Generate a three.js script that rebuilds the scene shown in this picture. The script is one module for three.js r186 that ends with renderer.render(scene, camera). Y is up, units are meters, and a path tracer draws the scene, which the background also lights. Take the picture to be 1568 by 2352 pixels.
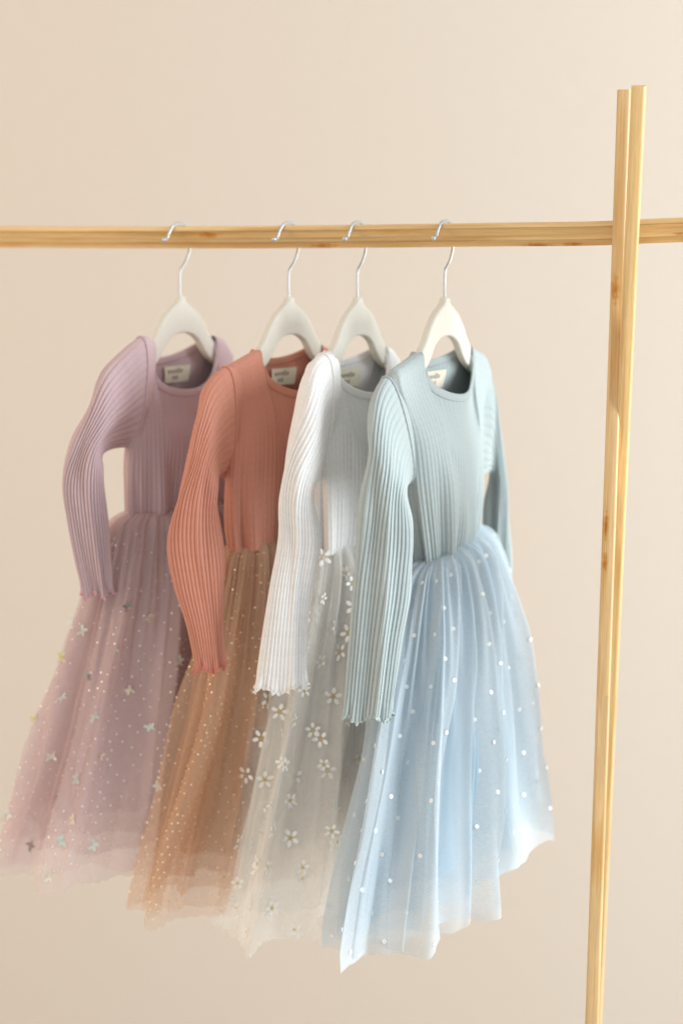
import * as THREE from 'three';
import { mergeGeometries } from 'three/addons/utils/BufferGeometryUtils.js';
import { RectAreaLightUniformsLib } from 'three/addons/lights/RectAreaLightUniformsLib.js';

// ------------------------------------------------------------------ camera, light, exposure
const EYE = 1.45, FOV = 36, PITCH = 9.89 * Math.PI / 180;
const scene = new THREE.Scene();
const camera = new THREE.PerspectiveCamera(FOV, 682 / 1024, 0.05, 20);
camera.position.set(0, EYE, 0);
camera.rotation.set(-PITCH, 0, 0);
camera.focus = 1.475;
camera.userData.fStop = 2.2;
const renderer = new THREE.WebGLRenderer({ antialias: true });
renderer.toneMapping = THREE.LinearToneMapping;
renderer.toneMappingExposure = 1.03;
renderer.shadowMap.enabled = true;
RectAreaLightUniformsLib.init();
scene.background = new THREE.Color().setRGB(0.60, 0.595, 0.585);   // light thrown back by the room behind the camera

const target = new THREE.Vector3(0.05, 1.1, -1.6);
const WINDOW = { at: new THREE.Vector3(2.6, 1.85, -0.65), w: 1.5, h: 1.9, k: 11.0, c: [0.91, 0.97, 1.0] };
const LAMP = { at: new THREE.Vector3(-1.9, 1.95, -0.85), w: 0.8, h: 2.2, k: 2.6, c: [1.0, 0.73, 0.45] };
function areaLight(d, aim) {
  const l = new THREE.RectAreaLight(new THREE.Color().setRGB(...d.c), d.k, d.w, d.h);
  l.position.copy(d.at); l.lookAt(aim); scene.add(l);
  return l;
}
areaLight(WINDOW, target);
areaLight(LAMP, new THREE.Vector3(-0.7, 1.3, -2.5));

// ------------------------------------------------------------------ helpers
let seed = 7;
const rnd = () => { seed = (seed * 1664525 + 1013904223) >>> 0; return seed / 4294967296; };
const V = (x, y, z) => new THREE.Vector3(x, y, z);
const lerp = (a, b, t) => a + (b - a) * t, clamp = (x, a = 0, b = 1) => Math.min(b, Math.max(a, x));
const smooth = (a, b, x) => { const t = clamp((x - a) / (b - a)); return t * t * (3 - 2 * t); };
function curve(list, x) {                       // [[x, y], ...] monotone smooth lookup
  if (x <= list[0][0]) return list[0][1];
  for (let i = 1; i < list.length; i++) if (x <= list[i][0]) {
    const [x0, y0] = list[i - 1], [x1, y1] = list[i], t = (x - x0) / (x1 - x0);
    const m0 = i > 1 ? (y1 - list[i - 2][1]) / (x1 - list[i - 2][0]) : (y1 - y0) / (x1 - x0);
    const m1 = i < list.length - 1 ? (list[i + 1][1] - y0) / (list[i + 1][0] - x0) : (y1 - y0) / (x1 - x0);
    const h = x1 - x0, t2 = t * t, t3 = t2 * t;
    return (2 * t3 - 3 * t2 + 1) * y0 + (t3 - 2 * t2 + t) * h * m0 + (3 * t2 - 2 * t3) * y1 + (t3 - t2) * h * m1;
  }
  return list[list.length - 1][1];
}
function noise1(x, s = 0) { const i = Math.floor(x), f = x - i, h = (n) => { const v = Math.sin((n + s * 57.31) * 127.1) * 43758.5453; return v - Math.floor(v); }; const t = f * f * (3 - 2 * f); return lerp(h(i), h(i + 1), t) * 2 - 1; }
function noise2(x, y, s = 0) {
  const i = Math.floor(x), j = Math.floor(y), f = x - i, g = y - j, h = (a, b) => { const v = Math.sin(a * 127.1 + b * 311.7 + s * 74.7) * 43758.5453; return v - Math.floor(v); };
  const t = f * f * (3 - 2 * f), u = g * g * (3 - 2 * g);
  return lerp(lerp(h(i, j), h(i + 1, j), t), lerp(h(i, j + 1), h(i + 1, j + 1), t), u) * 2 - 1;
}
const loop = (f, k, s = 0, v = 0) => noise2(Math.cos(f * 2 * Math.PI) * k / 6.283 + 40 + v, Math.sin(f * 2 * Math.PI) * k / 6.283 + 40 - v * 0.7, s);   // noise that closes round a ring
const FD = 1176 / Math.tan(FOV * Math.PI / 360), CP = Math.cos(PITCH), SP = Math.sin(PITCH);
function P(px, py, z) {                         // the point at distance z in front of the camera's wall-parallel plane
  const x = (px - 784) / FD, y = (1176 - py) / FD;
  const wx = x, wy = y * CP - SP, wz = CP + y * SP, t = z / wz;
  return V(wx * t, EYE + wy * t, -z);
}
const used = {};
function numbered(name) { used[name] = (used[name] ?? -1) + 1; return used[name] ? name + '_' + String(used[name]).padStart(3, '0') : name; }
function thing(name, label, category, at, group) {
  const o = new THREE.Group(); o.name = numbered(name); if (at) o.position.copy(at);
  o.userData = { label, category }; if (group) o.userData.group = group;
  scene.add(o); return o;
}
function part(name, geo, mat, parent, world = true) {   // geometry given in world metres, moved into its parent's axes
  if (world) { parent.updateWorldMatrix(true, false); geo.applyMatrix4(parent.matrixWorld.clone().invert()); }
  const m = new THREE.Mesh(geo, mat); m.name = name; m.castShadow = m.receiveShadow = true; parent.add(m); return m;
}
function grid(nu, nv, fn, wrap = true, uvs = [1, 1]) {   // fn(u in 0..1, v in 0..1) -> Vector3
  const pos = [], uv = [], idx = [], nrm = [], cols = wrap ? nu : nu + 1;
  for (let j = 0; j <= nv; j++) for (let i = 0; i < cols; i++) { const p = fn(i / nu, j / nv); pos.push(p.x, p.y, p.z); uv.push(i / nu * uvs[0], j / nv * uvs[1]); }
  for (let j = 0; j < nv; j++) for (let i = 0; i < nu; i++) { const a = j * cols + i, b = j * cols + (i + 1) % cols, c = a + cols, d = b + cols; idx.push(a, c, b, b, c, d); }
  const g = new THREE.BufferGeometry();
  g.setAttribute('position', new THREE.Float32BufferAttribute(pos, 3)); g.setAttribute('uv', new THREE.Float32BufferAttribute(uv, 2));
  g.setIndex(idx); g.computeVertexNormals(); return g;
}
function sweep(path, ring, closed = false, uvLen = 1, uvPer = 10, caps = false) {   // path: points; ring(i) -> list of points (world)
  const pos = [], uv = [], idx = []; let len = 0; const rings = path.map((p, i) => ring(i)), n = rings[0].length;
  rings.forEach((r, i) => {
    if (i) len += path[i].distanceTo(path[i - 1]);
    let per = 0;
    for (let k = 0; k <= n; k++) { const p = r[k % n]; if (k) per += p.distanceTo(r[k - 1]); pos.push(p.x, p.y, p.z); uv.push(len * uvLen, per * uvPer); }
  });
  const rows = rings.length, m = n + 1;
  for (let i = 0; i < (closed ? rows : rows - 1); i++) for (let k = 0; k < n; k++) { const a = i * m + k, b = ((i + 1) % rows) * m + k; idx.push(a, a + 1, b, b, a + 1, b + 1); }
  if (caps) for (const [i, flip] of [[0, 1], [rows - 1, 0]]) {
    const base = pos.length / 3; for (const p of rings[i]) { pos.push(p.x, p.y, p.z); uv.push(len * uvLen * (i ? 1 : 0) + p.y * 0.3, p.x); }
    for (let k = 1; k < n - 1; k++) flip ? idx.push(base, base + k + 1, base + k) : idx.push(base, base + k, base + k + 1);
  }
  const g = new THREE.BufferGeometry();
  g.setAttribute('position', new THREE.Float32BufferAttribute(pos, 3)); g.setAttribute('uv', new THREE.Float32BufferAttribute(uv, 2));
  g.setIndex(idx); g.computeVertexNormals();
  { // the doubled column at the seam shares its normal
    const N = g.attributes.normal;
    for (let i = 0; i < rows; i++) { const a = i * m, b = a + n, v = V(N.getX(a) + N.getX(b), N.getY(a) + N.getY(b), N.getZ(a) + N.getZ(b)).normalize(); N.setXYZ(a, v.x, v.y, v.z); N.setXYZ(b, v.x, v.y, v.z); }
  }
  return g;
}
const tube = (pts, r, seg = 40, closed = false) => new THREE.TubeGeometry(new THREE.CatmullRomCurve3(pts, closed, 'centripetal'), seg, r, 10, closed);
function canvasTex(w, h, draw, srgb = true) {
  const c = document.createElement('canvas'); c.width = w; c.height = h; draw(c.getContext('2d'), w, h);
  const t = new THREE.CanvasTexture(c); t.wrapS = t.wrapT = THREE.RepeatWrapping; if (srgb) t.colorSpace = THREE.SRGBColorSpace; t.anisotropy = 8; return t;
}
function dataTex(w, h, fn) {
  const d = new Uint8Array(w * h * 4);
  for (let y = 0; y < h; y++) for (let x = 0; x < w; x++) { const v = fn(x, y), o = (y * w + x) * 4; d[o] = d[o + 1] = d[o + 2] = clamp(v, 0, 1) * 255; d[o + 3] = 255; }
  const t = new THREE.DataTexture(d, w, h); t.wrapS = t.wrapT = THREE.RepeatWrapping; t.magFilter = THREE.LinearFilter; t.minFilter = THREE.LinearFilter; t.needsUpdate = true; return t;
}
const lin = (r, g, b) => new THREE.Color().setRGB(r, g, b);

// ------------------------------------------------------------------ materials
const bambooMap = canvasTex(2048, 256, (c, w, h) => {
  const img = c.createImageData(w, h);
  const node = [[60, 40, 26], [420, 190, 20], [700, 110, 16], [905, 60, 22], [1180, 150, 24], [1420, 30, 14], [1560, 215, 22], [1830, 120, 22], [1990, 85, 12], [1683, 146, 21], [1762, 149, 18]];
  for (let y = 0; y < h; y++) {
    const strip = Math.floor(y / 21), tone = noise1(strip * 3.7, 3) * 0.02;
    for (let x = 0; x < w; x++) {
      let v = tone + 0.03 * noise2(x / 200, y / 3.2, 1) + 0.04 * noise2(x / 80, y / 1.6, 2) + 0.04 * noise2(x / 260, y / 12, 5) + 0.03 * noise2(x / 20, y / 1.1, 4);
      let dark = 0;
      const streak = noise2(x / 170, y / 10, 9); if (streak > 0.2) dark += (streak - 0.2) * 0.42;
      for (const [nx, ny, nr] of node) { const dx = (x - nx) / (nr * 1.5), dy = (y - ny) / (nr * 0.55), r = Math.hypot(dx, dy) + 0.35 * noise2(x / 7, y / 4, 6); if (r < 1) dark += (1 - r) * 0.75; const tail = Math.abs(dy) < 1 ? Math.exp(-Math.abs(x - nx) / 130) * (1 - Math.abs(dy)) * 0.35 : 0; dark += tail * clamp(0.6 + noise2(x / 60, y / 2.4, 8)); }
      if (y % 21 === 0) dark += 0.05;
      const k = 1 + v, o = (y * w + x) * 4;
      img.data[o] = clamp((224 - dark * 40) * k, 0, 255); img.data[o + 1] = clamp((189 - dark * 76) * k, 0, 255); img.data[o + 2] = clamp((132 - dark * 104) * k, 0, 255); img.data[o + 3] = 255;
    }
  }
  c.putImageData(img, 0, 0);
});
const bamboo = new THREE.MeshStandardMaterial({ map: bambooMap, roughness: 0.42, bumpMap: bambooMap, bumpScale: 0.00006 });
const legMap = bambooMap.clone(); legMap.offset.set(0.37, 0.3); legMap.needsUpdate = true;
const bambooLeg = new THREE.MeshStandardMaterial({ color: lin(0.93, 0.93, 1.0), map: legMap, roughness: 0.42, bumpMap: legMap, bumpScale: 0.00006 });
const plaster = dataTex(256, 256, (x, y) => 0.5 + 0.3 * noise2(x / 3, y / 3, 1) + 0.2 * noise2(x / 9, y / 9, 2));
plaster.repeat.set(6, 6);
const wallMat = new THREE.MeshStandardMaterial({ color: lin(0.58, 0.515, 0.448), roughness: 0.95, bumpMap: plaster, bumpScale: 0.0008 });
const floorMat = new THREE.MeshStandardMaterial({ color: lin(0.74, 0.69, 0.63), roughness: 0.7 });
const steel = new THREE.MeshStandardMaterial({ color: lin(0.58, 0.60, 0.61), metalness: 1, roughness: 0.42 });
const hangerMat = new THREE.MeshPhysicalMaterial({ color: lin(0.73, 0.71, 0.64), roughness: 0.85, sheen: 0.4, sheenColor: lin(0.9, 0.9, 0.85), sheenRoughness: 0.5, bumpMap: plaster, bumpScale: 0.0002 });
const stitch = dataTex(128, 128, (x, y) => 0.90 + 0.10 * Math.sin(y * Math.PI / 4) * 0.6 + 0.12 * noise2(x / 2, y / 2, 3) + 0.06 * noise2(x / 11, y / 11, 5));
stitch.repeat.set(40, 26);
const knit = (c, sheen = 0.25) => new THREE.MeshPhysicalMaterial({ color: lin(...c), map: stitch, roughness: 0.95, side: THREE.DoubleSide, sheen, sheenColor: lin(0.85, 0.85, 0.9), sheenRoughness: 0.6 });
const net = dataTex(256, 256, (x, y) => { const a = Math.sin((x + y * 0.577) * Math.PI / 4), b = Math.sin((x - y * 0.577) * Math.PI / 4), c = Math.sin(y * 1.155 * Math.PI / 4); return 0.80 + 0.20 * Math.max(a, b, c) * 0.8 + 0.06 * noise2(x / 5, y / 5, 2); });
net.repeat.set(14, 7);
const tulle = (c, opacity, mesh = true) => new THREE.MeshStandardMaterial({ color: lin(...c), roughness: 0.85, side: THREE.DoubleSide, transparent: true, opacity, alphaMap: mesh ? net : null });

// ------------------------------------------------------------------ setting
const WALL_Z = -2.5;
{
  const w = new THREE.Mesh(new THREE.BoxGeometry(7, 3.2, 0.1), wallMat); w.position.set(0, 1.6, WALL_Z - 0.05); w.name = 'wall'; w.userData = { kind: 'structure', label: 'plain beige painted wall behind the clothes rack', category: 'wall' }; w.receiveShadow = true; scene.add(w);
  const f = new THREE.Mesh(new THREE.BoxGeometry(7, 0.1, 5), floorMat); f.position.set(0, -0.05, WALL_Z + 2.5); f.name = 'floor'; f.userData = { kind: 'structure', label: 'pale floor under the clothes rack', category: 'floor' }; f.receiveShadow = true; scene.add(f);
}

// ------------------------------------------------------------------ clothes rack
const BAR_TILT = 0.364, barZ = (px) => 1.62 / (1 + BAR_TILT * (px - 784) / FD / 1.015);
const barDir = V(1, 0, BAR_TILT).normalize(), barNrm = V(-barDir.z, 0, barDir.x);
const rack = thing('clothes_rack', 'bamboo clothes rack with a long horizontal rail and crossed legs at right', 'clothes rack', V(P(1440, 536, barZ(1440)).x, 0, -barZ(1440)));
{
  const pts = [[-260, 541], [59, 544.8], [300, 545.6], [529, 545], [850, 542.5], [1137, 539], [1372, 536], [1509, 530], [1760, 522]].map(([x, y]) => P(x, y, barZ(x)));
  const path = new THREE.CatmullRomCurve3(pts).getPoints(120), hy = 0.0114, hn = 0.0105, r = 0.0055, sec = [];
  for (const [cy, cn, a0] of [[hy - r, hn - r, 0], [hy - r, -hn + r, 90], [-hy + r, -hn + r, 180], [-hy + r, hn - r, 270]]) for (let k = 0; k <= 5; k++) { const a = (a0 + k * 18) * Math.PI / 180; sec.push([cy + r * Math.cos(a), cn + r * Math.cos(a + Math.PI / 2) * -1]); }
  part('rail', sweep(path, (i) => sec.map(([y, n]) => path[i].clone().add(V(0, y, 0)).addScaledVector(barNrm, n)), false, 1.1, 11, true), bamboo, rack);
  const zc = barZ(1440) - 0.026;
  function put(p0, p1, w, d, mat) {                       // a square leg through two points, carried on down to the floor
    const A = P(...p0), Q = P(...p1), B = A.clone().lerp(Q, A.y / (A.y - Q.y));
    const dir = B.clone().sub(A).normalize(), ax = V(1, 0, 0.17).normalize(); ax.addScaledVector(dir, -ax.dot(dir)).normalize();
    const ay = dir.clone().cross(ax).normalize(), n = 30, pth = []; for (let i = 0; i <= n; i++) pth.push(A.clone().lerp(B, i / n));
    const s = [], c = 0.0028; for (const [x, y, a0] of [[w - c, d - c, 0], [-w + c, d - c, 90], [-w + c, -d + c, 180], [w - c, -d + c, 270]]) for (let k = 0; k <= 3; k++) { const a = (a0 + k * 30) * Math.PI / 180; s.push([x + c * Math.cos(a), y + c * Math.sin(a)]); }
    return part('leg', sweep(pth, (i) => s.map(([x, y]) => pth[i].clone().addScaledVector(ax, x).addScaledVector(ay, y)), false, 1.1, 11, true), mat, rack);
  }
  put([1432, 212, zc + 0.045], [1358, 2352, zc - 0.085], 0.0064, 0.011, bambooLeg);
  put([1466, 197, zc - 0.045], [1366, 2352, zc + 0.10], 0.0064, 0.011, bamboo);
}

// ------------------------------------------------------------------ dresses and hangers
const ALPHA = 58 * Math.PI / 180;
function frame(o) {                                        // the hanger's plane: near = towards the camera's side, front = the way the dress faces
  const a = (o.alpha ?? 58) * Math.PI / 180;
  o.near = V(-Math.cos(a), 0, Math.sin(a)); o.front = V(Math.sin(a), 0, Math.cos(a));
  o.z0 = barZ(o.px) + (o.dz ?? 0); o.top = P(o.px, o.pyTop, o.z0);
  o.at = (u, d, n = 0) => o.top.clone().addScaledVector(o.near, u).addScaledVector(o.front, n).add(V(0, -d, 0));
  return o;
}
function makeHanger(o) {
  const t = thing('clothes_hanger', o.hangerLabel, 'clothes hanger', o.top.clone(), 'cream clothes hangers on the bamboo rail');
  // hook in the hanger's plane, over the rail
  const bar = P(o.px, o.barPy, barZ(o.px)), hb = o.top.y - bar.y;     // rail centre relative to the stem bottom (negative: above)
  const up = -hb, R = 0.0185;
  const hook = [[0, 0.006], [0, -0.012], [0, -0.028], [-0.001, -0.034], [-0.0095, -up + 0.026], [-0.0160, -up + 0.014], [-0.0170, -up + 0.003], [-0.0155, -up - 0.007], [-0.0085, -up - 0.0130], [0.000, -up - 0.0138], [0.0085, -up - 0.0118], [0.0150, -up - 0.0045], [0.0185, -up + 0.0015], [0.0225, -up + 0.0030]];
  const hk = part('hook', tube(hook.map(([u, d]) => o.at(u, d)), 0.0015, 90), steel, t);
  const ball = new THREE.SphereGeometry(0.0026, 16, 12); ball.translate(...o.at(0.0236, -up + 0.0026).toArray()); part('hook_tip', ball, steel, hk);
  // arched body
  const s = new THREE.Shape();
  const outer = [[0.0034, 0.006], [0.0058, 0.0008], [0.0145, -0.0048], [0.0245, -0.0120], [0.0345, -0.0235], [0.0425, -0.0355], [0.053, -0.0465], [0.067, -0.0545], [0.078, -0.0592], [0.083, -0.0655]];
  const inner = [[0.082, -0.0725], [0.076, -0.0755], [0.066, -0.0725], [0.056, -0.068], [0.043, -0.060], [0.034, -0.051], [0.024, -0.038], [0.012, -0.0315]];
  const pl = [...outer, ...inner, [0, -0.030], ...inner.slice().reverse().map(([x, y]) => [-x, y]), ...outer.slice().reverse().map(([x, y]) => [-x, y])].map((p) => new THREE.Vector2(...p));
  const spl = new THREE.SplineCurve([...pl, pl[0]]).getPoints(220);
  s.setFromPoints(spl.slice(0, -1));
  const g = new THREE.ExtrudeGeometry(s, { depth: 0.004, bevelEnabled: true, bevelSize: 0.0022, bevelThickness: 0.0024, bevelOffset: -0.0012, bevelSegments: 4, curveSegments: 4 });
  g.translate(0, 0, -0.002);
  g.applyMatrix4(new THREE.Matrix4().makeBasis(o.near, V(0, 1, 0), o.front.clone().negate()).setPosition(o.top));
  part('hanger_body', g, hangerMat, t);
  return t;
}

// arc length along an ellipse, so that the ribs keep an even width round the bodice
const arcTable = (W, T) => { const n = 2000, a = [0]; let px = W, py = 0; for (let i = 1; i <= n; i++) { const t = i / n * 2 * Math.PI, x = W * Math.cos(t), y = T * Math.sin(t); a.push(a[i - 1] + Math.hypot(x - px, y - py)); px = x; py = y; } return (f) => { const want = f * a[n]; let lo = 0, hi = n; while (hi - lo > 1) { const m = (lo + hi) >> 1; a[m] < want ? lo = m : hi = m; } return (lo + (want - a[lo]) / (a[hi] - a[lo] || 1)) / n * 2 * Math.PI; }; };
const bodyArc = arcTable(0.07, 0.028);
function makeBodice(o, root, mat) {
  const S = o.shoulder ?? 0.106, dw = o.waist, nw = o.neckHalf ?? 0.053, sh = o.lift ?? 0, drop = (a) => 0.0465 + sh * a;
  const half = [[0.04, S * 1.01], [0.07, S * 0.99], [0.095, Math.max(S * 0.83, (o.chest ?? 0.066) * 1.02)], [0.125, Math.max(0.074, o.chest ?? 0.066)], [0.17, o.chest ?? 0.066], [0.21, ((o.chest ?? 0.066) + (o.waistHalf ?? 0.046)) / 2], [dw, o.waistHalf ?? 0.046]];
  const deep = [[0.04, 0.012], [0.09, 0.023], [0.16, 0.030], [0.21, 0.028], [dw, 0.024]];
  const topOf = (th) => {
    const a = S * Math.cos(th), q = Math.abs(a) / nw, f = Math.sin(th);
    if (q >= 1) return drop(a) - 0.003 + (Math.abs(a) - nw) / 0.056 * 0.0165 + (a > 0 ? 0.008 : 0.014) * smooth(S * (a > 0 ? 0.925 : 0.755), S * 1.02, Math.abs(a));
    return drop(a) - 0.003 + (f > 0 ? o.neckDeep ?? 0.046 : 0.014) * Math.pow(1 - q * q, f > 0 ? 0.30 : 0.8);
  };
  const RIBS = o.ribs ?? 76;
  const surf = (f, v, rib = 1) => {
    const th = bodyArc(f), yt = topOf(th), d = lerp(yt, dw, v), W = curve(half, d), q = Math.min(1, Math.abs(S * Math.cos(th)) / nw);
    const qq = Math.sqrt(1 - q * q), over = smooth(0.97, 1.04, Math.abs(S * Math.cos(th)) / nw), dd = clamp((d - yt) / 0.010), sT = Math.abs(Math.sin(th));
    const edge = lerp(0.0072 / Math.max(0.3, sT) + qq * qq * (Math.sin(th) > 0 ? 0.015 : 0.011), 0.0085 / Math.max(0.3, sT) * Math.sqrt(1 - (1 - dd) * (1 - dd)), over);
    const T = lerp(edge, curve(deep, d), smooth(0, 0.40, v));
    let a = W * Math.cos(th), n = T * Math.sin(th); if (a < 0) a *= 0.94;
    const k = smooth(0.35, 1, v), fold = (0.0030 * Math.sin(th * 9 + o.phase) + 0.0022 * Math.sin(th * 15 + o.phase * 2.3)) * k + 0.0022 * loop(f, 9, o.phase, v * 3);
    const h = rib * (0.0005 + 0.0012 * smooth(0.3, 1, v)) * (Math.pow(Math.abs(Math.cos(f * RIBS * Math.PI)), 0.6) - 0.6) * smooth(0, 0.03, v);
    const nx = Math.cos(th) / W, ny = Math.sin(th) / Math.max(T, 0.006), l = Math.hypot(nx, ny), e = fold * smooth(0.02, 0.25, v) + h;
    a += nx / l * e; n += ny / l * e;
    return o.at(a + (o.sway ?? 0) * smooth(0.08, dw, d), d + (o.tilt ?? 0.007) * smooth(0.3, 1, v) * Math.cos(th), n);
  };
  const body = part('bodice', grid(RIBS * 6, 130, (f, v) => surf(f, v * v * 0.35 + v * 0.65), true), mat, root);
  // neckband
  const th0 = Math.acos(nw * 0.995 / S), ths = []; for (let i = 0; i < 60; i++) ths.push(lerp(th0, Math.PI - th0, i / 59)); for (let i = 0; i < 60; i++) ths.push(lerp(Math.PI + th0, 2 * Math.PI - th0, (i + 0.5) / 60));
  const inv = (th) => { let lo = 0, hi = 1; for (let k = 0; k < 30; k++) { const m = (lo + hi) / 2; bodyArc(m) < th ? lo = m : hi = m; } return lo; };
  const fs = ths.map(inv), pth = fs.map((f) => surf(f, 0, 0)), low = fs.map((f) => surf(f, 0.06, 0));
  const band = sweep(pth, (i) => {
    const n = pth.length, tg = pth[(i + 1) % n].clone().sub(pth[(i + n - 1) % n]).normalize(), e1 = low[i].clone().sub(pth[i]); e1.addScaledVector(tg, -e1.dot(tg)).normalize();
    const e2 = tg.clone().cross(e1).normalize(), c = pth[i].clone().addScaledVector(e1, 0.0022), out = [];
    for (let k = 0; k < 14; k++) { const a = k / 14 * 2 * Math.PI, x = Math.cos(a), y = Math.sin(a); out.push(c.clone().addScaledVector(e1, 0.0040 * Math.sign(x) * Math.pow(Math.abs(x), 0.7)).addScaledVector(e2, 0.0014 * Math.sign(y) * Math.pow(Math.abs(y), 0.7))); }
    return out;
  }, true, 8, 8);
  part('neckband', band, mat, body);
  // woven size label sewn inside the back of the neck
  const lg = grid(12, 6, (u, v) => { const a = lerp(0.019, -0.019, u) - 0.010, d = 0.0670 + 0.018 * v, th = 2 * Math.PI - Math.acos(clamp(a / (S * 0.943), -1, 1)), q = surf(inv(th), clamp((d - topOf(th)) / (dw - topOf(th))), 0); return q.addScaledVector(o.front, 0.0022 + 0.0012 * Math.sin(u * 5 + o.phase) * v); }, false);
  { const uv = lg.attributes.uv; for (let i = 0; i < uv.count; i++) uv.setY(i, 1 - uv.getY(i)); }
  part('woven_label', lg, labelMat, body);
  return { body, surf, dw, half };
}
const labelMat = new THREE.MeshStandardMaterial({ roughness: 0.9, side: THREE.DoubleSide, map: canvasTex(256, 128, (c, w, h) => {
  c.fillStyle = '#ece6d2'; c.fillRect(0, 0, w, h); c.fillStyle = '#4b4a44'; c.textAlign = 'center'; c.font = 'bold 46px serif'; c.fillText('noodle', 112, 56); c.font = 'bold 40px serif'; c.fillText('kid', 112, 104);
  c.strokeStyle = '#c9bd97'; c.lineWidth = 3; c.beginPath(); c.arc(218, 64, 20, -1.2, 1.4); c.stroke();
}) });

// stations of a sleeve: outer edge [px, py], inner edge [px, py], distance, half thickness, how far the cross-section has turned from the dress's front towards the camera
const sleeveArc = arcTable(0.024, 0.011);
function makeSleeve(o, root, mat, edgeMat, st, opt = {}) {
  if (!opt.far) { const [a, b, c, d, e, g, h, t] = st[0]; st = [[a + 26, b + 8, c + 14, d - 10, e + 0.014, g + 0.010, h * 0.75, t], ...st]; }
  const N = st.length, get = (k) => (v) => { const pts = st.map((s, i) => [i / (N - 1), s[k]]); return curve(pts, v); };
  const ox = get(0), oy = get(1), ix = get(2), iy = get(3), zo = get(4), zi = get(5), rd = get(6), tn = get(7);
  const RIBS = opt.ribs ?? 31, ph = o.phase + (opt.far ? 2 : 0);
  const surf = (f, v, ribs = 1, grow = 0) => {
    const O = P(ox(v), oy(v), o.z0 + zo(v)), I = P(ix(v), iy(v), o.z0 + zi(v)), C = O.clone().add(I).multiplyScalar(0.5), A = O.clone().sub(I).multiplyScalar(0.5);
    const B = o.front.clone().lerp(V(0, 0, 1), tn(v)); B.addScaledVector(A.clone().normalize(), -B.dot(A.clone().normalize())).normalize();
    const fl = f + (opt.twist ?? 0.15) / 6.283 * smooth(0.1, 0.9, v), th = sleeveArc(fl - Math.floor(fl)), w = A.length(), r = rd(v) * 0.58, cs = Math.cos(th), sn = Math.sin(th), pc = Math.sign(cs) * Math.pow(Math.abs(cs), 0.96), ps = Math.sign(sn) * Math.pow(Math.abs(sn), 0.80);
    const wrinkle = smooth(0.1, 0.3, v) * (0.0030 * loop(f, 5, ph, v * 4) + 0.0022 * Math.sin(v * 16 + th * 2 + ph) * Math.exp(-Math.pow((v - (opt.elbow ?? 0.5)) / 0.18, 2)) + 0.0030 * loop(f, 11, ph + 4, v * 2.6) - 0.0012 * Math.exp(-Math.pow((f - 0.30 - 0.10 * (v - 0.6)) / 0.022, 2)) * smooth(0.55, 1, v) + 0.0020 * Math.exp(-Math.pow((f - 0.20 - 0.16 * (v - 0.4)) / 0.03, 2)) * smooth(0.2, 0.5, v));
    const cuff = smooth(0.965, 1, v) * (0.0004 + 0.0011 * Math.sin(th * 9 + ph) + 0.0006 * Math.sin(th * 17));
    const h = ribs * smooth(0.6 / (N - 1), 0.6 / (N - 1) + 0.13, v + (opt.far ? 1 : 0)) * (o.ribAmp ?? 0.95) * (0.0008 + 0.0008 * smooth(0.1, 0.5, v)) * (Math.pow(Math.abs(Math.cos(f * RIBS * Math.PI)), 0.55) - 0.6);
    const nx = cs / w, ny = sn / r, l = Math.hypot(nx, ny), e = wrinkle + cuff + h + grow;
    return C.addScaledVector(A.clone().normalize(), w * pc + nx / l * e).addScaledVector(B, r * ps + ny / l * e).add(V(0, smooth(0.9, 1, v) * 0.003 * Math.sin(th * 5 + ph), 0));
  };
  const m = part('sleeve', grid(RIBS * 10, 150, (f, v) => surf(f, v), true), mat, root);
  // lettuce edge
  part('cuff_edge', grid(220, 5, (f, v) => { const p = surf(f, 1, 0, 0.0006 + v * 0.0012 + v * 0.0016 * Math.sin(f * 2 * Math.PI * 26 + ph)); p.y -= v * (0.0032 + 0.0012 * Math.sin(f * 2 * Math.PI * 17)); return p; }, true), edgeMat, m);
  if (!opt.far) { const pts = []; for (let i = 0; i < 60; i++) pts.push(surf(i / 60, 1 / (N - 1), 0, 0.0006)); part('seam', tube(pts, 0.0010, 240, true), mat, m); }
  return m;
}

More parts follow.
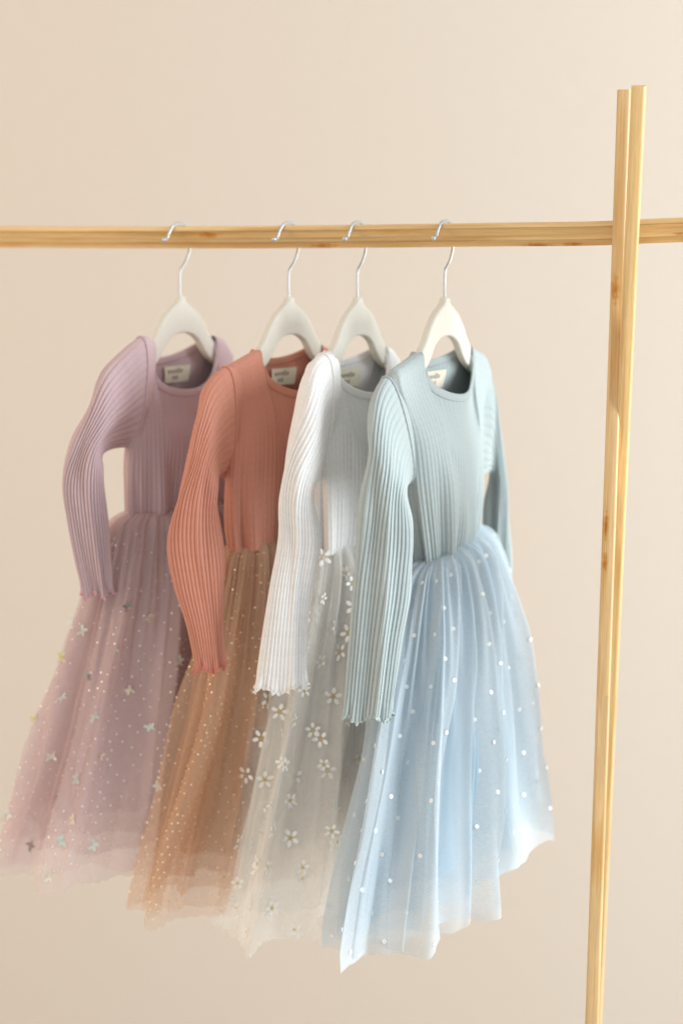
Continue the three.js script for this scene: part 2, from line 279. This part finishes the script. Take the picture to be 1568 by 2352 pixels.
// a gathered skirt layer: rings from the waist to the hem, folds few and deep at the hem
function skirtSurf(o, s, L) {
  const N = L.folds, ph = L.phase;
  return (f, v) => {
    const th = f * 2 * Math.PI, wander = 1.7 * loop(f, 7, ph) + 1.0 * loop(f, 9, ph + 3, v * 1.9) * smooth(0, 0.5, v);
    const hem = 1 + (o.hemTilt ?? 0.015) * Math.cos(th) * smooth(0.3, 1, v) + (L.rag ?? 0.02) * (loop(f, 13, ph) + 0.6 * loop(f, 31, ph + 1) + 0.35 * loop(f, 190, ph + 2)) * smooth(0.5, 1, v), k = v * L.len * hem;
    const W = curve(s.W, k) * L.size, T = curve(s.T, k) * L.size * lerp(1, o.backFlat ?? 1, (1 - smooth(-0.5, 0.3, Math.sin(th))) * smooth(0.1, 0.5, k)), lu = curve(s.lu, k), ln = curve(s.ln, k);
    const d = s.y0 + (s.len) * k - s.puff * Math.exp(-Math.pow((k - 0.035) / 0.035, 2)) * (0.7 + 0.3 * loop(f, 9, ph)), big = smooth(0.05, 0.6, k);
    const w1 = Math.sin(th * N + ph + wander), w2 = Math.sin(th * (N * 2 + 3) + ph * 3 + 1.6 * loop(f, 12, ph + 5, v * 2.4)), w3 = Math.sin(th * 43 + ph * 5);
    const amp = L.deep * ((0.30 + 0.70 * big * (0.65 + 0.6 * loop(f, 8, ph + 7, v * 1.4))) * w1 * (0.25 + 0.75 * smooth(0, 0.2, k)) + 0.40 * w2 * (1 - 0.55 * big) * (0.8 + 0.5 * loop(f, 10, ph + 8, v * 2)) + 0.16 * w3 * (1 - big)) * smooth(-0.02, 0.08, k) + 0.0022 * loop(f, 26, ph + 9, v * 5) * smooth(0.1, 0.4, v);
    const t2 = th + (0.70 / N) * Math.sin(th * N + ph + 1.2 + wander) * big * (0.7 + 0.5 * loop(f, 8, ph + 11, v * 1.3));
    const cs = Math.cos(t2), sn = Math.sin(t2), nx = cs / W, ny = sn / T, l = Math.hypot(nx, ny);
    return o.at(lu + W * cs + nx / l * amp, d + (o.tilt ?? 0.007) * cs * (1 - 0.5 * k), ln + T * sn + ny / l * amp);
  };
}
function place(mesh, surf, f, v, off = 0.0006, spin = 0, tilt = 0) {     // sets a small flat piece on the cloth, facing outwards
  const e = 0.0015, p = surf(f, v), du = surf(f + e, v).sub(p).normalize(), dv = surf(f, v + e * 2).sub(p).normalize();
  const n = dv.clone().cross(du).normalize(); const c = surf(f + 0.5, v); if (n.dot(p.clone().sub(c)) < 0) n.negate();
  const x = du.clone().addScaledVector(n, -du.dot(n)).normalize(), y = n.clone().cross(x), m = new THREE.Matrix4().makeBasis(x, y, n);
  m.multiply(new THREE.Matrix4().makeRotationFromEuler(new THREE.Euler(tilt * (rnd() - 0.5), tilt * (rnd() - 0.5), spin)));
  m.setPosition(p.addScaledVector(n, off)); return m;
}
const discGeo = (r, seg = 12) => { const g = new THREE.CylinderGeometry(r, r * 0.96, 0.0003, seg); g.rotateX(Math.PI / 2); return g; };
function makeSkirt(o, root, s, layers) {
  const out = [];
  for (const L of layers) {
    const sf = skirtSurf(o, s, L);
    const m = part(L.name, grid(L.cols ?? 420, 70, sf, true), L.mat, root);
    out.push({ mesh: m, surf: sf, L });
  }
  return out;
}
function dots(o, layer, geo, mat, spots, single, name) {
  const mats = spots.map(([f, v, off, tilt]) => place(null, layer.surf, f, v, off ?? 0.0006, rnd() * 6, tilt ?? 0.5));
  const inv = layer.mesh.matrixWorld.copy(layer.mesh.parent.matrixWorld).invert();
  if (single) mats.forEach((m, i) => { const q = new THREE.Mesh(Array.isArray(geo) ? geo[i % geo.length] : geo, Array.isArray(mat) && !(Array.isArray(geo) ? geo[0] : geo).groups?.length ? mat[i % mat.length] : mat); q.name = i ? name + '_' + String(i).padStart(3, '0') : name; q.applyMatrix4(inv.clone().multiply(m)); q.castShadow = q.receiveShadow = true; layer.mesh.add(q); });
  else { const im = new THREE.InstancedMesh(geo, mat, mats.length); im.name = name; im.userData.kind = 'stuff'; mats.forEach((m, i) => im.setMatrixAt(i, inv.clone().multiply(m))); im.castShadow = im.receiveShadow = true; layer.mesh.add(im); }
}
function stagger(rows, cols, v0, v1, jit = 0.2) { const out = []; for (let j = 0; j < rows; j++) for (let i = 0; i < cols; i++) out.push([(i + (j % 2) * 0.5 + (rnd() - 0.5) * jit) / cols, clamp(v0 + (v1 - v0) * (j + 0.5 + (rnd() - 0.5) * jit) / rows, 0.01, 0.99)]); return out; }

const thin = (list) => list.filter(([, v]) => rnd() < 0.3 + 0.7 * v).map(([f, v]) => [f, v, 0.0006, 0.3]);
function makeDress(o) {
  frame(o);
  makeHanger(o);
  const root = thing('dress', o.label, 'dress', o.top.clone(), 'girls tulle dresses hanging from the bamboo rail');
  const mat = knit(o.knit, o.sheen ?? 0.25), edge = knit(o.edge ?? o.knit, 0.2);
  const b = makeBodice(o, root, mat);
  makeSleeve(o, root, mat, edge, o.near_sleeve, { elbow: o.elbow, twist: o.twist });
  makeSleeve(o, root, mat, edge, o.far_sleeve, { far: true });
  const s = { y0: o.waist - 0.004, len: o.hem - o.waist, puff: o.puff ?? 0.010, ...o.skirt };
  const layers = makeSkirt(o, root, s, [
    { name: 'lining', mat: tulle(o.liningColor, o.opacity[0], false), folds: 9, deep: 0.007, len: o.lens[0], size: 0.80, phase: o.phase, rag: 0.014 },
    { name: 'inner_tulle', mat: tulle(o.liningColor, o.opacity[1], false), folds: 13, deep: 0.009, len: o.lens[1], size: 0.85, phase: o.phase + 0.9, rag: 0.014 },
    { name: 'inner_tulle', mat: tulle(o.liningColor.map((c, i) => (c + o.tulleColor[i]) / 2), o.opacity[2], false), folds: 11, deep: 0.010, len: o.lens[2], size: 0.90, phase: o.phase + 2.3, rag: 0.014 },
    { name: 'middle_tulle', mat: tulle(o.tulleColor, o.opacity[3]), folds: 12, deep: 0.013, len: o.lens[3], size: 0.95, phase: o.phase + 1.7, rag: 0.014 },
    { name: 'outer_tulle', mat: tulle(o.tulleColor, o.opacity[4]), folds: 9, deep: 0.019, len: 1, size: 1.0, phase: o.phase + 3.1, rag: 0.014, cols: 520 },
  ]);
  o.trim?.(o, layers, root);
  return root;
}

const silver = new THREE.MeshStandardMaterial({ color: lin(0.82, 0.83, 0.82), metalness: 0.12, roughness: 0.5, side: THREE.DoubleSide });
const silverGrey = new THREE.MeshStandardMaterial({ color: lin(0.40, 0.41, 0.41), metalness: 0.6, roughness: 0.4, side: THREE.DoubleSide });
const gold = new THREE.MeshStandardMaterial({ color: lin(0.95, 0.78, 0.50), metalness: 0.45, roughness: 0.4, side: THREE.DoubleSide });
const pearl = new THREE.MeshStandardMaterial({ color: lin(0.92, 0.88, 0.90), metalness: 0.3, roughness: 0.3, side: THREE.DoubleSide });
const petalMat = new THREE.MeshStandardMaterial({ color: lin(0.93, 0.93, 0.91), roughness: 0.8, side: THREE.DoubleSide });
const budMat = new THREE.MeshStandardMaterial({ color: lin(0.62, 0.40, 0.05), roughness: 0.8, side: THREE.DoubleSide });
const wing = (r, g, b) => new THREE.MeshPhysicalMaterial({ color: lin(r, g, b), metalness: 0.15, roughness: 0.3, iridescence: 0.5, side: THREE.DoubleSide });
function daisyGeo(R, n = 5) {
  const petals = [];
  for (let k = 0; k < n; k++) { const g = new THREE.CircleGeometry(1, 10); g.scale(R * 0.21, R * 0.34, 1); g.translate(0, R * 0.62, 0.0002); g.rotateX(0.12); g.rotateZ(k / n * 2 * Math.PI + 0.2); petals.push(g); }
  const c = new THREE.CircleGeometry(R * 0.17, 10); c.translate(0, 0, 0.0006);
  return mergeGeometries([mergeGeometries(petals), c], true);
}
function butterflyGeo(R) {
  const s = new THREE.Shape(); s.moveTo(0, -0.1 * R); s.bezierCurveTo(0.5 * R, -1.0 * R, 1.0 * R, -0.5 * R, 0.45 * R, 0.02 * R); s.bezierCurveTo(1.3 * R, 0.3 * R, 1.0 * R, 1.15 * R, 0.05 * R, 0.2 * R); s.lineTo(0, -0.1 * R);
  const a = new THREE.ShapeGeometry(s, 8); a.rotateY(-0.35); const b = a.clone(); b.scale(-1, 1, 1); { const ix = b.index.array; for (let i = 0; i < ix.length; i += 3) { const t = ix[i]; ix[i] = ix[i + 1]; ix[i + 1] = t; } b.computeVertexNormals(); }
  const body = new THREE.CapsuleGeometry(0.06 * R, 0.6 * R, 3, 6); body.translate(0, 0, 0.0003);
  const strip = (g) => { const n = g.index ? g.toNonIndexed() : g; return n; };
  return mergeGeometries([strip(a), strip(b), strip(body)]);
}

const dresses = [
  { // lilac
    px: 414, pyTop: 697, barPy: 545, phase: 0.6, alpha: 54, shoulder: 0.086, chest: 0.080, waistHalf: 0.077, sway: 0.005, waist: 0.218, hem: 0.593, lift: 0.13, twist: 0.35, tilt: 0.002, ribAmp: 1.7, knit: [0.62, 0.47, 0.50], edge: [0.68, 0.40, 0.45],
    near_sleeve: [[326, 775, 298, 1032, -0.085, -0.055, 0.024, 0], [262, 832, 284, 1028, -0.095, -0.060, 0.026, 0.1], [230, 876, 250, 1030, -0.108, -0.085, 0.025, 0.35], [205, 948, 232, 1040, -0.118, -0.105, 0.024, 0.7], [166, 1030, 234, 1078, -0.122, -0.116, 0.023, 1], [146, 1105, 240, 1140, -0.120, -0.115, 0.023, 1], [152, 1190, 247, 1215, -0.115, -0.112, 0.022, 1], [168, 1275, 250, 1285, -0.112, -0.110, 0.020, 1], [192, 1362, 256, 1356, -0.110, -0.110, 0.017, 1]],
    far_sleeve: [[476, 875, 468, 965, 0.052, 0.044, 0.003, 0], [484, 837, 476, 985, 0.068, 0.052, 0.011, 0], [508, 868, 490, 990, 0.078, 0.060, 0.020, 0.3], [526, 960, 500, 1010, 0.09, 0.085, 0.02, 1], [538, 1060, 490, 1060, 0.09, 0.09, 0.02, 1], [540, 1180, 486, 1180, 0.088, 0.088, 0.019, 1], [536, 1300, 490, 1300, 0.085, 0.085, 0.016, 1]],
    skirt: { W: [[0, 0.075], [0.06, 0.100], [0.25, 0.114], [0.6, 0.135], [1, 0.160]], T: [[0, 0.022], [0.06, 0.044], [0.25, 0.062], [0.6, 0.085], [1, 0.110]], lu: [[0, 0.006], [1, 0.035]], ln: [[0, 0], [0.3, -0.012], [1, -0.060]] },
    tulleColor: [0.78, 0.61, 0.61], liningColor: [0.60, 0.41, 0.42], opacity: [0.50, 0.45, 0.42, 0.36, 0.42], lens: [0.83, 0.88, 0.925, 0.965],
    label: 'lilac ribbed dress with mauve tulle skirt and shiny butterflies, at the left end', hangerLabel: 'cream hanger holding the lilac dress with the butterfly skirt',
    trim: (o, ly) => {
      dots(o, ly[4], discGeo(0.0010, 7), pearl, thin(stagger(42, 50, 0.04, 0.95, 0.35)), false, 'glitter_dot');
      const g = butterflyGeo(0.0068), m = [wing(0.78, 0.78, 0.72), wing(0.75, 0.66, 0.35), wing(0.42, 0.58, 0.52), wing(0.72, 0.80, 0.76), wing(0.80, 0.74, 0.60), wing(0.55, 0.68, 0.62), wing(0.30, 0.26, 0.25)];
      const sp = []; for (let i = 0; i < 105; i++) sp.push([(i * 0.61803 + 0.05 * rnd()) % 1, 0.05 + 0.92 * Math.pow((i + rnd()) / 105, 0.8), 0.001, 0.9]);
      dots(o, ly[4], g, m, sp, true, 'butterfly');
    },
  },
  { // coral
    px: 663, pyTop: 699, barPy: 544, phase: 2.4, alpha: 54, shoulder: 0.102, chest: 0.090, waistHalf: 0.080, sway: 0.012, waist: 0.236, hem: 0.612, twist: 0.3, ribAmp: 1.1, tilt: 0.010, knit: [0.65, 0.285, 0.205], edge: [0.66, 0.22, 0.17],
    near_sleeve: [[520, 843, 516, 1096, -0.088, -0.060, 0.024, 0], [478, 886, 504, 1094, -0.100, -0.066, 0.026, 0.15], [456, 955, 498, 1092, -0.110, -0.090, 0.025, 0.45], [434, 1040, 497, 1112, -0.116, -0.106, 0.025, 0.8], [402, 1140, 503, 1170, -0.118, -0.112, 0.024, 1], [387, 1240, 510, 1250, -0.116, -0.112, 0.023, 1], [404, 1340, 514, 1335, -0.118, -0.118, 0.021, 1], [434, 1440, 516, 1430, -0.126, -0.126, 0.019, 1], [454, 1530, 518, 1524, -0.134, -0.134, 0.016, 1]],
    far_sleeve: [[724, 875, 713, 990, 0.052, 0.044, 0.003, 0], [732, 837, 721, 1010, 0.068, 0.052, 0.011, 0], [760, 890, 745, 1015, 0.085, 0.075, 0.02, 0.4], [780, 1000, 745, 1040, 0.085, 0.085, 0.019, 1], [785, 1120, 742, 1120, 0.085, 0.085, 0.019, 1], [785, 1250, 742, 1250, 0.08, 0.08, 0.018, 1], [780, 1380, 745, 1380, 0.08, 0.08, 0.015, 1]],
    skirt: { W: [[0, 0.078], [0.06, 0.090], [0.25, 0.108], [0.6, 0.130], [1, 0.160]], T: [[0, 0.022], [0.06, 0.034], [0.25, 0.046], [0.6, 0.056], [1, 0.066]], lu: [[0, 0.012], [1, 0.024]], ln: [[0, 0], [0.4, -0.008], [1, -0.040]] },
    tulleColor: [0.78, 0.52, 0.36], liningColor: [0.62, 0.31, 0.14], opacity: [0.55, 0.45, 0.40, 0.32, 0.36], lens: [0.85, 0.895, 0.935, 0.97],
    label: 'coral ribbed dress with gold-dotted peach tulle skirt, second from the left', hangerLabel: 'cream hanger holding the coral dress with the gold-dotted skirt',
    trim: (o, ly) => { dots(o, ly[4], discGeo(0.0011, 7), gold, thin(stagger(46, 62, 0.03, 0.98, 0.3)), false, 'glitter_dot'); },
  },
  { // white
    px: 820, pyTop: 700, barPy: 542.5, phase: 4.1, alpha: 58, shoulder: 0.088, chest: 0.073, waistHalf: 0.070, waist: 0.240, hem: 0.625, knit: [0.90, 0.90, 0.90], edge: [0.82, 0.81, 0.79], sheen: 0.15,
    near_sleeve: [[744, 814, 716, 1095, -0.088, -0.052, 0.028, 0], [712, 852, 718, 1098, -0.100, -0.068, 0.030, 0.2], [690, 935, 718, 1100, -0.110, -0.092, 0.032, 0.5], [654, 1045, 718, 1122, -0.114, -0.105, 0.032, 0.85], [638, 1140, 722, 1180, -0.114, -0.110, 0.027, 1], [638, 1240, 724, 1250, -0.113, -0.110, 0.024, 1], [626, 1340, 716, 1345, -0.120, -0.120, 0.022, 1], [612, 1450, 712, 1450, -0.130, -0.130, 0.020, 1], [597, 1576, 713, 1570, -0.140, -0.140, 0.018, 1]],
    far_sleeve: [[876, 878, 866, 990, 0.052, 0.044, 0.003, 0], [884, 840, 874, 1010, 0.068, 0.052, 0.011, 0], [908, 895, 895, 1015, 0.085, 0.075, 0.02, 0.4], [925, 1000, 892, 1040, 0.085, 0.085, 0.018, 1], [928, 1120, 890, 1120, 0.085, 0.085, 0.018, 1], [928, 1250, 890, 1250, 0.08, 0.08, 0.018, 1], [925, 1380, 893, 1380, 0.08, 0.08, 0.015, 1]],
    skirt: { W: [[0, 0.068], [0.06, 0.078], [0.25, 0.098], [0.6, 0.128], [1, 0.165]], T: [[0, 0.022], [0.06, 0.036], [0.25, 0.048], [0.6, 0.058], [1, 0.066]], lu: [[0, 0.004], [1, 0.020]], ln: [[0, 0], [0.4, -0.008], [1, -0.026]] },
    tulleColor: [0.92, 0.915, 0.88], liningColor: [0.90, 0.895, 0.86], opacity: [0.38, 0.32, 0.30, 0.25, 0.30], lens: [0.76, 0.85, 0.92, 0.97],
    label: 'white ribbed dress with white tulle skirt of daisies, second from the right', hangerLabel: 'cream hanger holding the white dress with the daisy skirt',
    trim: (o, ly) => {
      const gs = [daisyGeo(0.0100), daisyGeo(0.0070), daisyGeo(0.0085)];
      const sp = (n, a) => { const out = []; for (let i = 0; i < n; i++) out.push([(i * 0.61803 + 0.04 * rnd()) % 1, 0.03 + 0.95 * Math.pow((i + rnd()) / n, 0.9), 0.0008, 0.6]); return out; };
      for (const [k, n] of [[4, 185], [3, 110]]) { const mats = sp(n); dots(o, ly[k], gs, [petalMat, budMat], mats, true, 'daisy'); }
    },
  },
  { // blue
    px: 1020, pyTop: 700, barPy: 540.5, phase: 5.3, alpha: 58, tilt: 0.014, sway: -0.010, waist: 0.246, hem: 0.573, knit: [0.465, 0.54, 0.548], edge: [0.44, 0.51, 0.51],
    near_sleeve: [[886, 866, 938, 1108, -0.088, -0.050, 0.021, 0], [863, 910, 934, 1118, -0.100, -0.064, 0.020, 0.15], [852, 985, 934, 1132, -0.108, -0.084, 0.022, 0.45], [849, 1060, 937, 1152, -0.112, -0.098, 0.027, 0.85], [836, 1160, 942, 1200, -0.113, -0.105, 0.026, 1], [823, 1265, 943, 1280, -0.112, -0.108, 0.025, 1], [812, 1365, 938, 1370, -0.122, -0.122, 0.023, 1], [803, 1480, 918, 1480, -0.136, -0.136, 0.021, 1], [789, 1644, 898, 1640, -0.152, -0.152, 0.018, 1]],
    far_sleeve: [[1090, 880, 1088, 1060, 0.052, 0.044, 0.003, 0], [1099, 838, 1092, 1088, 0.068, 0.052, 0.011, 0], [1112, 842, 1104, 1094, 0.080, 0.062, 0.017, 0.1], [1130, 900, 1120, 1082, 0.090, 0.076, 0.018, 0.5], [1153, 1040, 1124, 1095, 0.096, 0.09, 0.018, 1], [1165, 1170, 1116, 1180, 0.096, 0.092, 0.018, 1], [1171, 1290, 1118, 1290, 0.095, 0.095, 0.018, 1], [1168, 1420, 1125, 1420, 0.095, 0.095, 0.015, 1]],
    skirt: { W: [[0, 0.046], [0.06, 0.076], [0.25, 0.101], [0.6, 0.137], [1, 0.180]], T: [[0, 0.022], [0.06, 0.042], [0.25, 0.056], [0.6, 0.066], [1, 0.076]], lu: [[0, -0.008], [0.3, 0.008], [1, 0.058]], ln: [[0, 0], [0.4, 0.012], [1, 0.034]] },
    tulleColor: [0.64, 0.73, 0.79], liningColor: [0.44, 0.63, 0.77], opacity: [0.62, 0.45, 0.42, 0.38, 0.52], lens: [0.84, 0.90, 0.94, 0.975], ribAmp: 1.3, hemTilt: 0.06, backFlat: 0.5,
    label: 'pale blue ribbed dress with blue tulle skirt and silver dots, at the right end', hangerLabel: 'cream hanger holding the pale blue dress',
    trim: (o, ly) => { dots(o, ly[4], discGeo(0.0023, 12), [silver, silver, silver, silverGrey], stagger(14, 21, 0.02, 1.0, 0.12), true, 'glitter_dot'); },
  },
];
dresses.forEach(makeDress);

// ------------------------------------------------------------------ the sources of light, outside the frame
function lightFitting(name, label, category, d, aim, depth) {
  const t = thing(name, label, category, d.at.clone()); t.lookAt(aim);          // +z of the group faces away from the subject's side for lights; turned below
  const fr = new THREE.MeshStandardMaterial({ color: lin(0.75, 0.74, 0.72), roughness: 0.6 });
  const glow = new THREE.MeshStandardMaterial({ color: lin(0.8, 0.8, 0.8), emissive: lin(...d.c), emissiveIntensity: 1.2 });
  const pane = new THREE.Mesh(new THREE.BoxGeometry(d.w, d.h, 0.01), glow); pane.position.z = -0.03; pane.name = name === 'window' ? 'window_pane' : 'lamp_diffuser'; t.add(pane);
  const bars = []; for (const [x, y, w, h] of [[0, d.h / 2 + 0.03, d.w + 0.12, 0.06], [0, -d.h / 2 - 0.03, d.w + 0.12, 0.06], [d.w / 2 + 0.03, 0, 0.06, d.h], [-d.w / 2 - 0.03, 0, 0.06, d.h]]) { const b = new THREE.BoxGeometry(w, h, depth); b.translate(x, y, -0.045); bars.push(b); }
  const f = new THREE.Mesh(mergeGeometries(bars), fr); f.name = 'frame'; t.add(f);
}
lightFitting('window', 'tall bright window to the right of the camera', 'window', WINDOW, target, 0.06);
lightFitting('panel_lamp', 'tall warm panel lamp to the left of the clothes rack', 'lamp', LAMP, new THREE.Vector3(-0.7, 1.3, -2.5), 0.05);

renderer.render(scene, camera);
